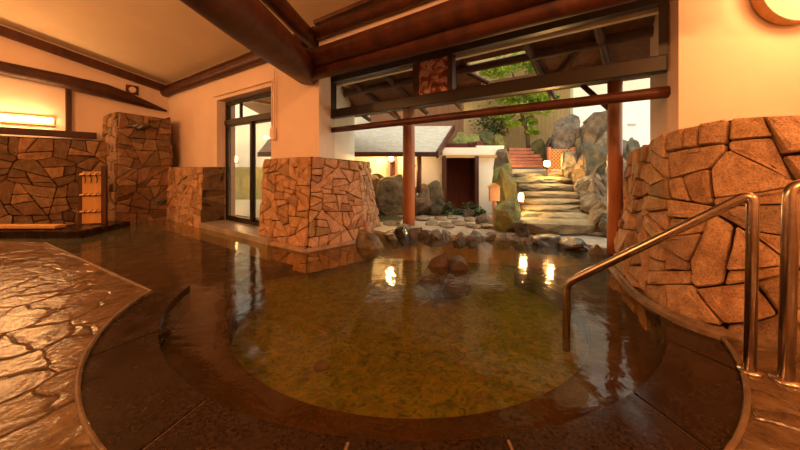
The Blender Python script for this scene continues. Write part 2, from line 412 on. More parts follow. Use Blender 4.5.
def flat(a, b, a2, b2):                          # planar quad patch: bottom a->b, top a2->b2
    a, b, a2, b2 = map(Vector, (a, b, a2, b2)); Wd = ((b-a).length+(b2-a2).length)/2; H = ((a2-a).length+(b2-b).length)/2
    return (lambda u, v: a.lerp(b, u/Wd).lerp(a2.lerp(b2, u/Wd), v/H)), Wd, H
def quad(bm, *p, mi=1):
    f = bm.faces.new([bm.verts.new(q) for q in p]); f.material_index = mi; return f
SM = [M['wall_stone'], M['mortar']]

def rock(name, c, size, seed, mat, rot=0, parent=None, facets=9, sub=3, tint=1.0, sharp=.75):
    rnd = random.Random(seed); bm = bmesh.new()
    bmesh.ops.create_icosphere(bm, subdivisions=sub, radius=1)
    pl = []
    for i in range(facets):
        n = Vector((rnd.gauss(0, 1), rnd.gauss(0, 1), rnd.gauss(0, .8))).normalized(); pl.append((n, rnd.uniform(sharp-.25, sharp+.02)))
    for v in bm.verts:
        p = v.co.copy()
        for n, d in pl:
            e = p.dot(n)-d
            if e > 0: p -= n*e*.95
        p += v.co*.13*noise.noise(v.co*2.2+Vector((seed*3.1, 0, 0)))+v.co*.07*noise.noise(v.co*6+Vector((seed, 9, 0)))
        v.co = p
    mn = [min(v.co[i] for v in bm.verts) for i in range(3)]; mx = [max(v.co[i] for v in bm.verts) for i in range(3)]
    for v in bm.verts:
        v.co = Vector(((v.co.x-(mn[0]+mx[0])/2)/(mx[0]-mn[0])*size[0], (v.co.y-(mn[1]+mx[1])/2)/(mx[1]-mn[1])*size[1], (v.co.z-mn[2])/(mx[2]-mn[2])*size[2]))
    lay = bm.loops.layers.color.new('tint')
    t = tint*rnd.uniform(.75, 1.3); tc = (t*rnd.uniform(.97, 1.12), t, t*rnd.uniform(.85, 1.0), 1)
    for f in bm.faces:
        for l in f.loops: l[lay] = tc
    o = obj(name, bm, mat, parent, False)
    o.location = c; o.rotation_euler = (0, 0, rot); return o

# ---------------------------------------------------------------- structure: deck, pool, ground
CI = Vector((.078, 3.30)); RI = 1.995; CO = Vector((.057, 3.10)); RO = 2.18
def circ(c, r, deg): a = math.radians(deg); return (c.x+r*math.cos(a), c.y+r*math.sin(a))
A0, A1 = 187.5, 343.0
E0 = Vector(circ(CO, RO, A0-.5)); K1 = gnd(45, 243, .05); K0 = gnd(-90, 236, .05)
out = [tuple(K0.xy), tuple(K1.xy), tuple(E0)]
out += [circ(CO, RO, A0+(A1-A0)*i/48) for i in range(49)]
out += [(2.5, 2.6), (4.2, 2.5), (4.2, -4.3), (-12.5, -4.3), (-12.5, 2.0)]
struct('floor', prism(bmesh.new(), out, -.6, .05), M['deck'], label='wet flagstone deck around the round pool')
cop = empty('trim_1', (0.06, 1.2, 0), kind='structure')
cuts = [187.5, 214, 241, 262, 280, 301, 322, 343]
for a, b in zip(cuts[:-1], cuts[1:]):
    n = 10; g = .22
    p = [circ(CI, RI, a+g+(b-a-2*g)*i/n) for i in range(n+1)]+[circ(CO, RO-.004, b-g-(b-a-2*g)*i/n) for i in range(n+1)]
    bm = prism(bmesh.new(), p, -.30, .032)
    obj('coping_slab', bm, M['coping'], cop)
bm = bmesh.new()
n = 60
p = [circ(CI, RI+.012, A0+(A1-A0)*i/n) for i in range(n+1)]+[circ(CO, RO-.002, A1-(A1-A0)*i/n) for i in range(n+1)]
obj('joint_bed', prism(bm, p, -.62, .022), M['kerb_stone'], cop)
# raised kerb line between coping and deck, and along the straight edge
kerb = arc = [circ(CO, RO+.012, A0+(A1-A0)*i/60) for i in range(61)]
struct('trim_2', tube(bmesh.new(), [(x, y, .05) for x, y in arc], .010, 8, .3, 3), M['lip'], label='thin stone lip where the flagstones meet the dark coping')
struct('trim_3', tube(bmesh.new(), seg_pts((E0.x, E0.y, .045), K1, 20), .014, 8, .3, 5), M['lip'], label='thin stone lip along the straight edge of the deck')
# underwater floor, ledge, shallow
bm = prism(bmesh.new(), [circ(CI, 1.60, i*6) for i in range(60)], -.45, -.36)
struct('pool_floor', bm, M['pool_floor'], label='olive mottled floor of the round pool under water')
bm = bmesh.new()
p = [circ(CI, 1.57, 168+(392-168)*i/n) for i in range(n+1)]+[(3.05, 4.7), (3.05, 2.9)]+[circ(CI, 2.04, 345-(345-168)*i/n) for i in range(n+1)]
struct('trim_4', prism(bm, p, -.6, -.20), M['pool_step'], label='sunken stone seat ledge round the pool edge')
bm = prism(bmesh.new(), [(-9, 3.3), (-1.85, 2.2), (-1.85, 4.3), (-.9, 4.8), (-.5, 8.5), (-9, 8.5)], -.6, -.22)
struct('shallow_floor', bm, M['pool_step'], label='shallow brown pool floor under water towards the stone walls')
bm = prism(bmesh.new(), [(-1.9, 1.4), (3.2, 1.4), (3.2, 6.2), (-1.9, 6.2)], -.6, -.37)
struct('pool_floor', bm, M['pool_floor'], label='olive pool floor under water towards the garden rocks')
# water sheet
RIMW = [gnd(350, 237), gnd(392, 238), gnd(440, 239), gnd(490, 241), gnd(540, 244), gnd(580, 247), gnd(620, 256)]
bm = bmesh.new()
wp = [(K0.x-1, K0.y+.0), (K1.x, K1.y-.1), (E0.x-.05, E0.y-.1)]+[circ(CO, RO-.1, A0+(A1-A0)*i/30) for i in range(31)]+[(2.5, 3.0), (2.9, 4.0)]
wp += [(2.9, 5.2), (1.6, 6.2), (-.6, 6.4), (-2.6, 6.6), (-4.7, 8.2), (-8.5, 7.5)]
f = bm.faces.new([bm.verts.new((x, y, 0)) for x, y in wp]); bmesh.ops.triangulate(bm, faces=[f])
wo = obj('pool_water', bm, M['water']); tag(wo, 'still hot spring water filling the round indoor pool', 'water', kind='stuff')

# garden ground beyond the rim
rim = [(p.x, p.y+.12) for p in RIMW]
gp = [(-6.5, 9.5), (-2.9, 6.9), (-1.6, 6.0), (-.6, 5.75)]+rim[1:]+[(2.95, 4.3), (3.0, 3.2), (9, 3.2), (14, 20), (-12, 20), (-9, 11)]
struct('ground', prism(bmesh.new(), gp, -.6, .045), M['gravel'], label='pale wet paving of the garden outside')

# ---------------------------------------------------------------- walls, ceiling
H0 = 3.05
bm = bmesh.new(); box(bm, LW, -.2, 9.5, -.2, 0, -.3, 4.1); struct('wall_left', bm, M['plaster'])
# door wall: opening s -1.62..0.12, z .1..2.35
bm = bmesh.new(); box(bm, DW, .22, 2.75, -.35, 0, -.3, H0); box(bm, DW, -1.62, .22, -.35, 0, 2.36, H0); box(bm, DW, -1.62, .22, -.35, -.02, -.3, .08)
struct('wall_back', bm, M['plaster'])
K = DW(-2.77, 0, 0)
bm = bmesh.new()
prism(bm, [tuple(DW(-1.62, 0, 0).xy), (K.x*1.045, K.y*1.045), (GL.x, GL.y), (-1.0, 7.0), (-1.55, 7.1), tuple(DW(-1.62, -.35, 0).xy)], -.3, H0)
struct('wall_column', bm, M['plaster'], label='plaster column between the sliding door and the long window')
# header above the long window with its timbers, and lintel over the glass
KL = K+NX*.02; DR = -AX
def HD(u, o, z): return K+DR*u+NX*o+Vector((0, 0, z))
bm = bmesh.new(); box(bm, HD, 0, 4.6, -.12, 0, 2.33, 3.25); struct('wall_header', bm, M['plaster'])
bm = bmesh.new(); box(bm, GW, -.3, GLEN+.1, -.05, .1, 2.57, H0); struct('wall_lintel', bm, M['plaster'])
bm = bmesh.new(); prism(bm, [tuple(HD(-.1, -.06, 0).xy), tuple(HD(4.6, -.06, 0).xy), tuple(GW(GLEN+.6, 0, 0).xy), tuple(GW(-.2, 0, 0).xy)], 2.62, 2.68)
struct('ceiling_soffit', bm, M['plaster'])
# right wall: jamb + plaster wall above the curved stone
RW = [(2.62, 3.51), (GR.x, GR.y), (2.225, 2.675)]
bm = bmesh.new(); prism(bm, RW+[(3.1, 2.54), (4.4, 2.36), (4.4, 2.7), (3.0, 3.0), (2.95, 3.6)], .2, 3.3); struct('wall_right', bm, M['plaster'])
bm = bmesh.new(); box(bm, W, 4.2, 4.4, -4.5, 2.5, -.3, 4.2); struct('wall_side', bm, M['plaster'])
bm = bmesh.new(); box(bm, W, -13, 4.4, -4.5, -4.3, -.3, 4.2); struct('wall_front', bm, M['plaster'])
bm = bmesh.new(); box(bm, W, -13, -12.8, -4.5, 4, -.3, 4.2); struct('wall_far_left', bm, M['plaster'])
bm = bmesh.new()
for d0, d1 in ((0, 3.8), (3.8, 9), (9, 17)):
    z0, z1 = (3.02+.23*d if d <= 3.8 else max(2.4, 3.02+.874-.12*(d-3.8)) for d in (d0, d1))
    hexa(bm, [DW(2.9, d0, z0), DW(2.9, d1, z1), DW(-14, d1, z1), DW(-14, d0, z0), DW(2.9, d0, z0+.1), DW(2.9, d1, z1+.1), DW(-14, d1, z1+.1), DW(-14, d0, z0+.1)])
prism(bm, [tuple(DW(-2.7, .02, 0).xy), tuple(DW(-10, .02, 0).xy), (4.6, 3.4), (3, 3.4), (GR.x, GR.y+.1), (GL.x, GL.y+.1)], 3.03, 3.13)
prism(bm, [tuple(DW(2.9, .02, 0).xy), tuple(DW(-2.8, .02, 0).xy), tuple(DW(-2.8, -.35, 0).xy), tuple(DW(2.9, -.35, 0).xy)], 3.02, 3.12)
struct('ceiling', bm, M['ceiling'])

# ---------------------------------------------------------------- timbers
def beam(name, a, b, r, label, seed, r1=None, wob=.12, bend=0, mat=None, group=None):
    return tag(log(name, a, b, r, r1, None, mat, wob, seed, bend), label, 'beam', group)
def squared(name, a, b, wdt, hgt, label, mat=None):
    a = Vector(a); b = Vector(b); t = (b-a).normalized(); s = t.cross(Vector((0, 0, 1))).normalized(); u = s.cross(t)
    q = [-s*wdt/2-u*hgt/2, s*wdt/2-u*hgt/2, s*wdt/2+u*hgt/2, -s*wdt/2+u*hgt/2]
    bm = hexa(bmesh.new(), [a+x for x in q]+[b+x for x in q]); bev(bm, .012)
    return tag(obj(name, bm, mat or M['log']), label, 'beam')
beam('log_beam', (-1.30, 4.72, 2.44), (-1.85, -2.5, 2.56), .20, 'thick dark log beam running from the plaster column over the pool', 1, .25)
beam('log_beam', (-1.18, 4.62, 2.82), (-2.2, -1.2, 3.25), .10, 'thinner dark log just above the thick beam at the column', 2)
E2a = HD(-.16, .10, 2.53); E2b = HD(4.5, .10, 2.53)
beam('log_beam', E2a, E2b, .125, 'big red-brown log beam over the long window, upper of the touching pair', 3, .15)
beam('log_beam', HD(-.1, .02, 2.365), HD(4.5, .02, 2.38), .085, 'lower red-brown log touching the head of the long window', 4, .10)
beam('log_beam', HD(-.1, .06, 2.86), HD(4.5, .06, 2.86), .08, 'straight brown log above the plaster strip over the long window', 5)
squared('timber_beam', HD(0, .05, 3.03), HD(4.5, .05, 3.03), .09, .08, 'thin dark timber at the ceiling edge over the long window')
beam('log_beam', DW(2.72, .06, 2.83), DW(-2.6, .06, 2.83), .095, 'reddish log along the top of the wall over the sliding door', 6, wob=.1)
squared('timber_beam', DW(2.7, .03, 2.985), DW(-2.7, .03, 2.985), .05, .035, 'thin dark ceiling moulding above the sliding door wall')
a = LW(0, .08, 2.88); b = LW(5.5, .08, 2.88+.23*5.5)
squared('timber_beam', a, b, .13, .15, 'dark timber sloping along the ceiling over the left wall')
pts = [LW(4.5, .10, 2.95), LW(3.4, .12, 2.86), LW(2.5, .13, 2.80), LW(1.8, .13, 2.74), LW(1.15, .13, 2.66), LW(.75, .12, 2.57), LW(.4, .1, 2.48), LW(.05, .06, 2.40)]
o = obj('bent_log', tube(bmesh.new(), pts, [.12, .12, .12, .125, .135, .11, .07, .02], 16, .1, 8), M['dark_wood'], None, True)
tag(o, 'dark bent log tapering to a point on the left wall', 'beam')

# ---------------------------------------------------------------- left wall: stone dado, frame, tube light
def rub(name, patches, mats, label=None, kind='structure'):
    bm = bmesh.new()
    for k, (S, Wd, H, size, seed) in enumerate(patches): stone_patch(bm, S, Wd, H, size, seed)
    me_o = obj(name, bm, mats)
    if kind: me_o['kind'] = kind
    if label: me_o['label'] = label
    return me_o
S, Wd, H = flat(LW(4.6, .22, -.1), LW(.9, .22, -.1), LW(4.6, .10, 1.64), LW(.9, .10, 1.62))
bm = bmesh.new(); stone_patch(bm, S, Wd, H, .20, 11, (.02, .05), .012, (.5, .85))
quad(bm, LW(4.6, .10, 1.64), LW(.9, .10, 1.62), LW(.9, 0, 1.64), LW(4.6, 0, 1.66))
o = obj('wall_left_stone', bm, SM); o['kind'] = 'structure'
# corner pillar of stone
po = .85; q1 = 1.13; zt = 2.17
def cp(q, off, z): return LW(q, off, z)
bm = bmesh.new()
S, Wd, H = flat(cp(q1, po, -.3), cp(.22, po, -.3), cp(q1-.04, po-.05, zt), cp(.22, po-.05, zt-.05)); stone_patch(bm, S, Wd, H, .20, 12, (.02, .05), .009, (.55, .85))
S, Wd, H = flat(cp(q1+.02, 0, -.3), cp(q1, po, -.3), cp(q1, 0, zt), cp(q1-.04, po-.05, zt)); stone_patch(bm, S, Wd, H, .20, 13, (.02, .05), .009, (.55, .85))
S, Wd, H = flat(cp(.22, po, -.3), cp(.22, .3, -.3), cp(.22, po-.05, zt), cp(.22, .3, zt)); stone_patch(bm, S, Wd, H, .24, 14)
quad(bm, cp(q1-.04, po-.05, zt), cp(.22, po-.05, zt-.05), cp(.1, 0, zt), cp(q1, 0, zt))
o = obj('wall_corner_pillar', bm, SM); o['kind'] = 'structure'; o['label'] = 'tall rough stone pillar in the corner left of the sliding door'
rock('spout_rock', cp(.78, po+.02, 1.83), (.42, .34, .15), 31, M['wet_rock'], math.atan2(-.793, -.61), facets=12)
tag(bpy.data.objects['spout_rock'], 'dark stone spout sticking out near the top of the corner pillar', 'rock')
rock('spout_rock', cp(.45, po-.02, .30), (.3, .2, .18), 33, M['wet_rock'], 0)
tag(bpy.data.objects['spout_rock.001'], 'small dark stone sticking out low on the corner pillar', 'rock')
# low stone dado left of the sliding door
bm = bmesh.new(); d1 = .30
S, Wd, H = flat(DW(2.0, d1, -.3), DW(.20, d1, -.3), DW(2.0, d1-.06, 1.10), DW(.20, d1-.06, 1.10)); stone_patch(bm, S, Wd, H, .17, 15, (.015, .04), .008, (.8, 1.1), 1.0)
S, Wd, H = flat(DW(.20, d1, -.3), DW(.20, -.14, -.3), DW(.20, d1-.06, 1.10), DW(.20, -.14, 1.10)); stone_patch(bm, S, Wd, H, .27, 16, (.01, .02), .006, (.5, .7))
quad(bm, DW(2.0, d1-.06, 1.10), DW(.20, d1-.06, 1.10), DW(.20, -.2, 1.10), DW(2.0, -.2, 1.10))
o = obj('wall_back_stone', bm, SM); o['kind'] = 'structure'; o['label'] = 'low stone dado left of the sliding door'
# stone base of column
b = [(-2.05, 5.75, -.3), (-2.155, 5.05, -.3), (-1.23, 4.39, -.3), (-.5, 5.05, -.3), (-.35, 6.3, -.3)]
t = [(-2.0, 5.7, 1.21), (-2.05, 5.13, 1.22), (-1.19, 4.53, 1.24), (-.66, 5.13, 1.18), (-.62, 6.3, 1.2)]
bm = bmesh.new()
for i in range(4):
    S, Wd, H = flat(b[i], b[i+1], t[i], t[i+1]); stone_patch(bm, S, Wd, H, .155, 20+i, (.02, .05), .011, (.8, 1.2), 1.0)
bm.faces.ensure_lookup_table()
f = bm.faces.new([bm.verts.new(q) for q in t]); f.material_index = 1
o = obj('wall_column_stone', bm, SM); o['kind'] = 'structure'; o['label'] = 'battered stone base of the plaster column standing in the pool'
bm = tube(bmesh.new(), seg_pts((b[1][0]-.03, b[1][1]-.02, .0), (b[2][0], b[2][1]-.04, .0), 12)+seg_pts((b[2][0]+.03, b[2][1]-.02, .0), (b[3][0]+.04, b[3][1], .0), 12), .04, 8, .5, 2)
struct('trim_5', bm, M['kerb_stone'], label='low stone foot of the column base at the water line')
# curved stone wall on the right
zb = -.35
base = [(2.95, 4.5), (2.37, 3.65), (2.05, 2.75), (1.985, 2.45), (2.03, 2.23), (2.22, 2.04), (2.65, 1.92), (3.7, 1.86), (4.25, 1.84)]
topp = [(3.1, 4.4, 1.26), (2.58, 3.60, 1.27), (2.29, 2.95, 1.34), (2.215, 2.65, 1.385), (2.24, 2.47, 1.41), (2.33, 2.28, 1.43), (2.62, 2.14, 1.43), (3.7, 2.08, 1.43), (4.25, 2.06, 1.43)]
S, Wd = loft([(x, y, zb) for x, y in base], topp, 1.75)
bm = bmesh.new(); stone_patch(bm, S, Wd, 1.75, .215, 52, (.03, .085), .013, (.8, 1.15), 1.15)
for i in range(len(topp)-1):
    quad(bm, topp[i], topp[i+1], (topp[i+1][0]+.3, topp[i+1][1]+.45, topp[i+1][2]), (topp[i][0]+.3, topp[i][1]+.45, topp[i][2]))
o = obj('wall_right_stone', bm, SM); o['kind'] = 'structure'; o['label'] = 'curved wall of rough tan stone on the right'
# kerb along the foot of that wall
bm = bmesh.new(); kp = [(2.28, 3.6), (2.0, 2.9), (1.93, 2.55), (1.95, 2.22), (2.14, 1.98), (2.6, 1.84), (3.7, 1.77)]
L2, _w = loft([(x, y, .03) for x, y in kp], [(x, y, .5) for x, y in kp], .5)
bm = tube(bmesh.new(), [L2(_w*i/40, 0) for i in range(41)], .04, 10, .9, 6)
struct('baseboard_right', bm, M['kerb_dark'], label='rounded mortar kerb at the foot of the curved stone wall')

# picture-rail frame on left wall
bm = bmesh.new(); box(bm, LW, lwq(95), 5.0, .05, .16, 1.67, 1.79); struct('trim_6', bev(bm, .01), M['dark_wood'], label='dark rail on top of the left stone dado')
bm = bmesh.new(); q = lwq(68); box(bm, LW, q-.04, q+.04, .0, .08, 1.75, 2.75); struct('trim_7', bev(bm, .008), M['dark_wood'], label='dark upright on the left wall')
t = empty('wall_light', LW(2.7, .1, 1.95), 'long glowing tube light on the left wall above the dark rail', 'lamp')
bm = bmesh.new(); box(bm, LW, lwq(54), 3.5, .0, .05, 1.88, 2.04); obj('backplate', bev(bm, .006), M['panel_wood'], t)
obj('tube', tube(bmesh.new(), seg_pts(LW(lwq(52), .10, 1.96), LW(3.45, .10, 1.96), 6), .042, 16), M['tube_glow'], t, True)
# vent on left wall
q = lwq(132); z = at(132, 90, LW(q, 0, 0).y).z
t = empty('wall_vent', LW(q, .02, z), 'small square vent with a round grille high on the left wall', 'vent')
bm = bmesh.new(); box(bm, LW, q-.11, q+.11, .0, .03, z-.1, z+.1); obj('frame', bev(bm, .006), M['log'], t)
bm = bmesh.new(); tube(bm, [LW(q, .03, z), LW(q, .045, z)], .065, 20); obj('grille', bm, M['plaster'], t)

# ---------------------------------------------------------------- sliding door
dr = empty('door_1', DW(-.75, -.2, .1), kind='structure')
def dframe(s0, s1, z0, z1, th=.045, d=-.2, w=.05):
    bm = bmesh.new()
    box(bm, DW, s0, s0-w, d, d-th, z0, z1); box(bm, DW, s1+w, s1, d, d-th, z0, z1)
    box(bm, DW, s0-w, s1+w, d, d-th, z0, z0+w); box(bm, DW, s0-w, s1+w, d, d-th, z1-w, z1); return bm
obj('door_frame', dframe(.24, -1.75, .08, 2.34, .09, -.16, .055), M['black_metal'], dr)
bm = bmesh.new(); box(bm, DW, .22, -1.72, -.14, -.27, 1.90, 1.99); obj('transom_bar', bm, M['black_metal'], dr)
def lf(s0, s1, d, nm):
    l = obj(nm, dframe(s0, s1, .12, 1.92, .035, d, .055), M['black_metal'], dr)
    bm = bmesh.new(); box(bm, DW, s0-.05, s1+.05, d-.012, d-.02, .16, 1.88); obj('pane', bm, M['misty_glass'], l)
lf(.22, -.72, -.17, 'sliding_leaf'); lf(-.67, -1.72, -.215, 'sliding_leaf')
tf = obj('transom_frame', dframe(.22, -1.72, 1.98, 2.30, .04, -.18, .03), M['black_metal'], dr)
bm = bmesh.new(); box(bm, DW, -.28, -.33, -.18, -.22, 2.0, 2.28); obj('transom_mullion', bm, M['black_metal'], tf)
bm = bmesh.new(); box(bm, DW, .20, -1.7, -.19, -.2, 2.0, 2.28); obj('transom_pane', bm, M['glass'], tf)
bm = bmesh.new(); box(bm, DW, .20, -2.0, -.45, .30, -.3, .085); struct('door_step', bev(bm, .012), M['slab_grey'], label='pale stone step below the sliding door')
# conduit and switch box beside the door
t = empty('conduit', DW(-1.71, .03, 1.7), 'thin pipe run with a small switch box beside the sliding door', 'conduit')
obj('pipe', tube(bmesh.new(), arc_path([DW(.3, .025, 2.43), DW(-1.69, .025, 2.43), DW(-1.69, .025, 1.68)], .05), .009, 8), M['plaster'], t, True)
obj('pipe', tube(bmesh.new(), [DW(-1.75, .025, 2.6), DW(-1.75, .025, 1.68)], .009, 8), M['plaster'], t, True)
bm = bmesh.new(); box(bm, DW, -1.66, -1.76, 0, .05, 1.52, 1.70); obj('switch_box', bev(bm, .008), M['plaster'], t)

# ---------------------------------------------------------------- long window
wn = empty('window_1', GW(2.2, 0, 1.97), kind='structure')
bm = bmesh.new(); box(bm, GW, 0, GLEN, -.05, .05, 2.49, 2.60); obj('window_head', bm, M['black_metal'], wn)
bm = bmesh.new(); box(bm, GW, -.02, GLEN, -.06, .06, 1.905, 2.045); obj('window_sill', bev(bm, .01), M['black_metal'], wn)
for g in (.03, GLEN-.03):
    bm = bmesh.new(); box(bm, GW, g-.03, g+.03, -.05, .05, 2.0, 2.55); obj('window_stile', bm, M['black_metal'], wn)
for a, b in ((414.5, 419.5), (449, 454)):
    bm = bmesh.new(); box(bm, GW, gx(a), gx(b), -.04, .04, 2.03, 2.52); obj('mullion', bm, M['dark_wood'], wn)
bm = bmesh.new(); box(bm, GW, .02, gx(416), 0, .006, 2.03, 2.5); obj('pane', bm, M['glass'], wn)
bm = bmesh.new(); box(bm, GW, gx(452), GLEN-.02, 0, .006, 2.03, 2.5); obj('pane', bm, M['glass'], wn)
bm = bmesh.new(); box(bm, GW, .0, GLEN, 0, .006, 1.74, 1.92); obj('lower_pane', bm, M['dull_glass'], wn)
bm = bmesh.new(); box(bm, GW, gx(419.5), gx(449), -.01, .02, 2.045, 2.49); o = obj('marbled_panel', bm, M['art'], wn); o['label'] = 'reddish brown and cream marbled panel'
o = log('window_log', GW(-.02, 0, 1.715), GW(GLEN+.02, 0, 1.735), .045, .05, wn, M['log'], .06, 3); o['label'] = 'round brown log rail under the glass'
bm = bmesh.new(); box(bm, GW, -.2, GLEN, .10, .16, 2.47, 2.52); struct('trim_8', bm, M['white_plaster'], label='pale rail just outside the head of the long window')
# plaster pilasters outside the window ends
bm = bmesh.new(); prism(bm, [(GL.x, GL.y+.05), (-.95, 7.0), (-1.3, 7.3), (-1.5, 6.2)], 0, 3.0); struct('wall_pilaster', bm, M['white_plaster'])

# ---------------------------------------------------------------- steel handrails
def rail(pts, r, label, seed, flange):
    t = empty('handrail', flange, label, 'handrail')
    obj('rail', tube(bmesh.new(), arc_path(pts, .055, 7), r, 20), M['steel'], t, True)
    bm = bmesh.new(); tube(bm, [Vector(flange)-Vector((0, 0, .004)), Vector(flange)+Vector((0, 0, .012))], r*1.9, 20); obj('flange', bm, M['steel'], t, True)
F1 = gnd(750, 372, .05)
top = at(753, 193, F1.y)
e2 = gnd(566, 322, 0); e2t = at(567, 283, e2.y)
rail([F1, top, e2t, Vector((e2.x, e2.y, -.20))], .0255, 'steel handrail sloping down from the deck into the pool', 1, F1)
F2 = gnd(786, 381, .05); t2 = at(791, 186, F2.y)
rail([F2, t2, t2+Vector((.55, -.35, .12)), F2+Vector((.55, -.35, 0))], .031, 'thicker steel handrail standing at the right edge of the picture', 2, F2)

# ---------------------------------------------------------------- round wall lamp on right
lc = Vector((2.95, 2.50, 2.44)); ln = Vector((-.13, -.99, 0)).normalized()
t = empty('wall_lamp', lc, 'large round frosted wall lamp high on the right wall', 'lamp')
def dome(bm, c, n, r, h, seg=32, rings=8):
    a = n.cross(Vector((0, 0, 1))).normalized() if abs(n.z) < .9 else Vector((1, 0, 0)); b = a.cross(n)
    R = []
    for j in range(rings+1):
        ph = PI/2*j/rings; R.append([bm.verts.new(c+(a*math.cos(2*PI*k/seg)+b*math.sin(2*PI*k/seg))*r*math.cos(ph)+n*h*math.sin(ph)) for k in range(seg)] if j < rings else [bm.verts.new(c+n*h)])
    for j in range(rings-1):
        for k in range(seg): bm.faces.new((R[j][k], R[j][(k+1) % seg], R[j+1][(k+1) % seg], R[j+1][k]))
    for k in range(seg): bm.faces.new((R[-2][k], R[-2][(k+1) % seg], R[-1][0]))
    return bm
lbase = lc+ln*.03
bm = tube(bmesh.new(), [lc-ln*.05, lc+ln*.045], .262, 32); obj('lamp_base', bm, M['panel_wood'], t, False)
obj('lamp_shade', dome(bmesh.new(), lc+ln*.05, ln, .268, .10), M['shade_glow'], t, True)
def point(name, loc, power, col=WARM, r=.12, parent=None):
    l = bpy.data.lights.new(name, 'POINT'); l.energy = power; l.color = col; l.shadow_soft_size = r
    o = bpy.data.objects.new(name, l); C.objects.link(o); o.location = loc
    return o
point('wall_lamp_light', lc+ln*.5, 22)
# guessed lamps added for room light, unseen behind and beside the camera
for i, (x, y, pw) in enumerate([(-.2, -1.2, 170), (-5.2, 1.4, 160), (2.9, -.6, 100), (-7.5, 3.0, 70)]):
    cz = ceil_z((x, y))-.02
    d = (Vector((x, y, 0))-P0).dot(NX); cz = (3.02+.23*d if d < 3.8 else 3.02+.874-.12*(d-3.8))-.015
    t = empty('added_ceiling_lamp', (x, y, cz), ['added unseen ceiling lamp behind the camera', 'added unseen ceiling lamp over the left deck', 'added unseen ceiling lamp over the right deck', 'added unseen ceiling lamp near the left bench'][i], 'lamp')
    obj('lamp_base', tube(bmesh.new(), [(x, y, cz), (x, y, cz-.03)], .24, 28), M['panel_wood'], t)
    obj('lamp_shade', dome(bmesh.new(), Vector((x, y, cz-.03)), Vector((0, 0, -1)), .23, .09), M['shade_glow'], t, True)
    point('added_room_light', (x, y, cz-.75), pw)

# ---------------------------------------------------------------- left corner: bench, shelf, wooden screen
sh = gnd(80, 237, .02)
bm = bmesh.new(); box(bm, W, -9.2, sh.x, 5.15, 5.55, -.3, .12); struct('shelf_stone', bev(bm, .02), M['coping'], label='low dark stone shelf at the foot of the left wall')
b1 = at(62, 227.5, 5.35)
t = empty('wooden_bench', (b1.x-1, 5.35, .12), 'long pale wooden board lying on the dark shelf at far left', 'bench')
bm = bmesh.new(); box(bm, W, b1.x-2.6, b1.x, 5.24, 5.42, .135, .18); obj('seat_board', bev(bm, .008), M['panel_wood'], t)
for x in (b1.x-.25, b1.x-1.5):
    bm = bmesh.new(); box(bm, W, x-.05, x+.05, 5.26, 5.40, .118, .14); obj('support', bm, M['dark_wood'], t)
# screen
sc0 = Vector((-5.50, 5.80, 0)); sc1 = Vector((-5.25, 5.90, 0))
sdir = (sc1-sc0).normalized(); sn = Vector((sdir.y, -sdir.x, 0)); sl = (sc1-sc0).length
def SF(a, b, z): return sc0+sdir*a+sn*b+Vector((0, 0, z))
bm = bmesh.new(); box(bm, W, -5.75, -4.98, 5.62, 6.2, -.3, .10); struct('shelf_step', bev(bm, .02), M['coping'], label='dark stone step under the wooden screen')
t = empty('wooden_screen', SF(.2, 0, .1), 'pale wooden screen tied with bamboo bars in front of the stone pillar', 'screen')
bm = bmesh.new(); box(bm, SF, 0, sl, -.015, .015, .12, 1.02); obj('panel', bm, M['panel_wood'], t)
bm = bmesh.new(); box(bm, SF, -.05, .0, -.03, .03, .10, .95); obj('post', bev(bm, .006), M['dark_wood'], t)
bm = bmesh.new(); box(bm, SF, sl, sl+.07, -.04, .04, .10, 1.13); obj('post', bev(bm, .008), M['log'], t)
for z in (.33, .62, .97):
    bp = obj('bamboo_bar', tube(bmesh.new(), seg_pts(SF(-.02, .04, z), SF(sl, .04, z), 6), .016, 10, .15, z*9), M['bamboo'], t, True)
    for a in (.05, .13, .21):
        obj('rope_tie', tube(bmesh.new(), arc_path([SF(a-.02, .02, z-.03), SF(a, .068, z), SF(a+.02, .02, z+.03)], .02, 4), .007, 6), M['rope'], bp)
        if z > .9: obj('rope_tail', tube(bmesh.new(), [SF(a, .062, z-.01), SF(a+.01, .04, z-.09), SF(a-.005, .03, z-.15)], .007, 6), M['rope'], bp)

# ---------------------------------------------------------------- rock island in pool
rc = gnd(446, 268, 0)
rock('pool_rock', rc+Vector((-.10, .1, -.40)), (.44, .40, .54), 51, M['dark_rock'], .2, facets=9, tint=.9, sharp=.6)
tag(bpy.data.objects['pool_rock'], 'dark craggy rock rising in the middle of the pool, left lump', 'rock')
rock('pool_rock', rc+Vector((.13, .06, -.40)), (.42, .36, .51), 58, M['dark_rock'], 1.1, facets=9, tint=.9, sharp=.6)
tag(bpy.data.objects['pool_rock.001'], 'dark rock in the middle of the pool, right lump', 'rock')
dk = gnd(321, 367, -.355)
t = tag(obj('floor_drain', tube(bmesh.new(), [dk, dk+Vector((0, 0, .012))], .055, 20), M['lip']), 'small dark drain cover on the pool floor', 'drain')

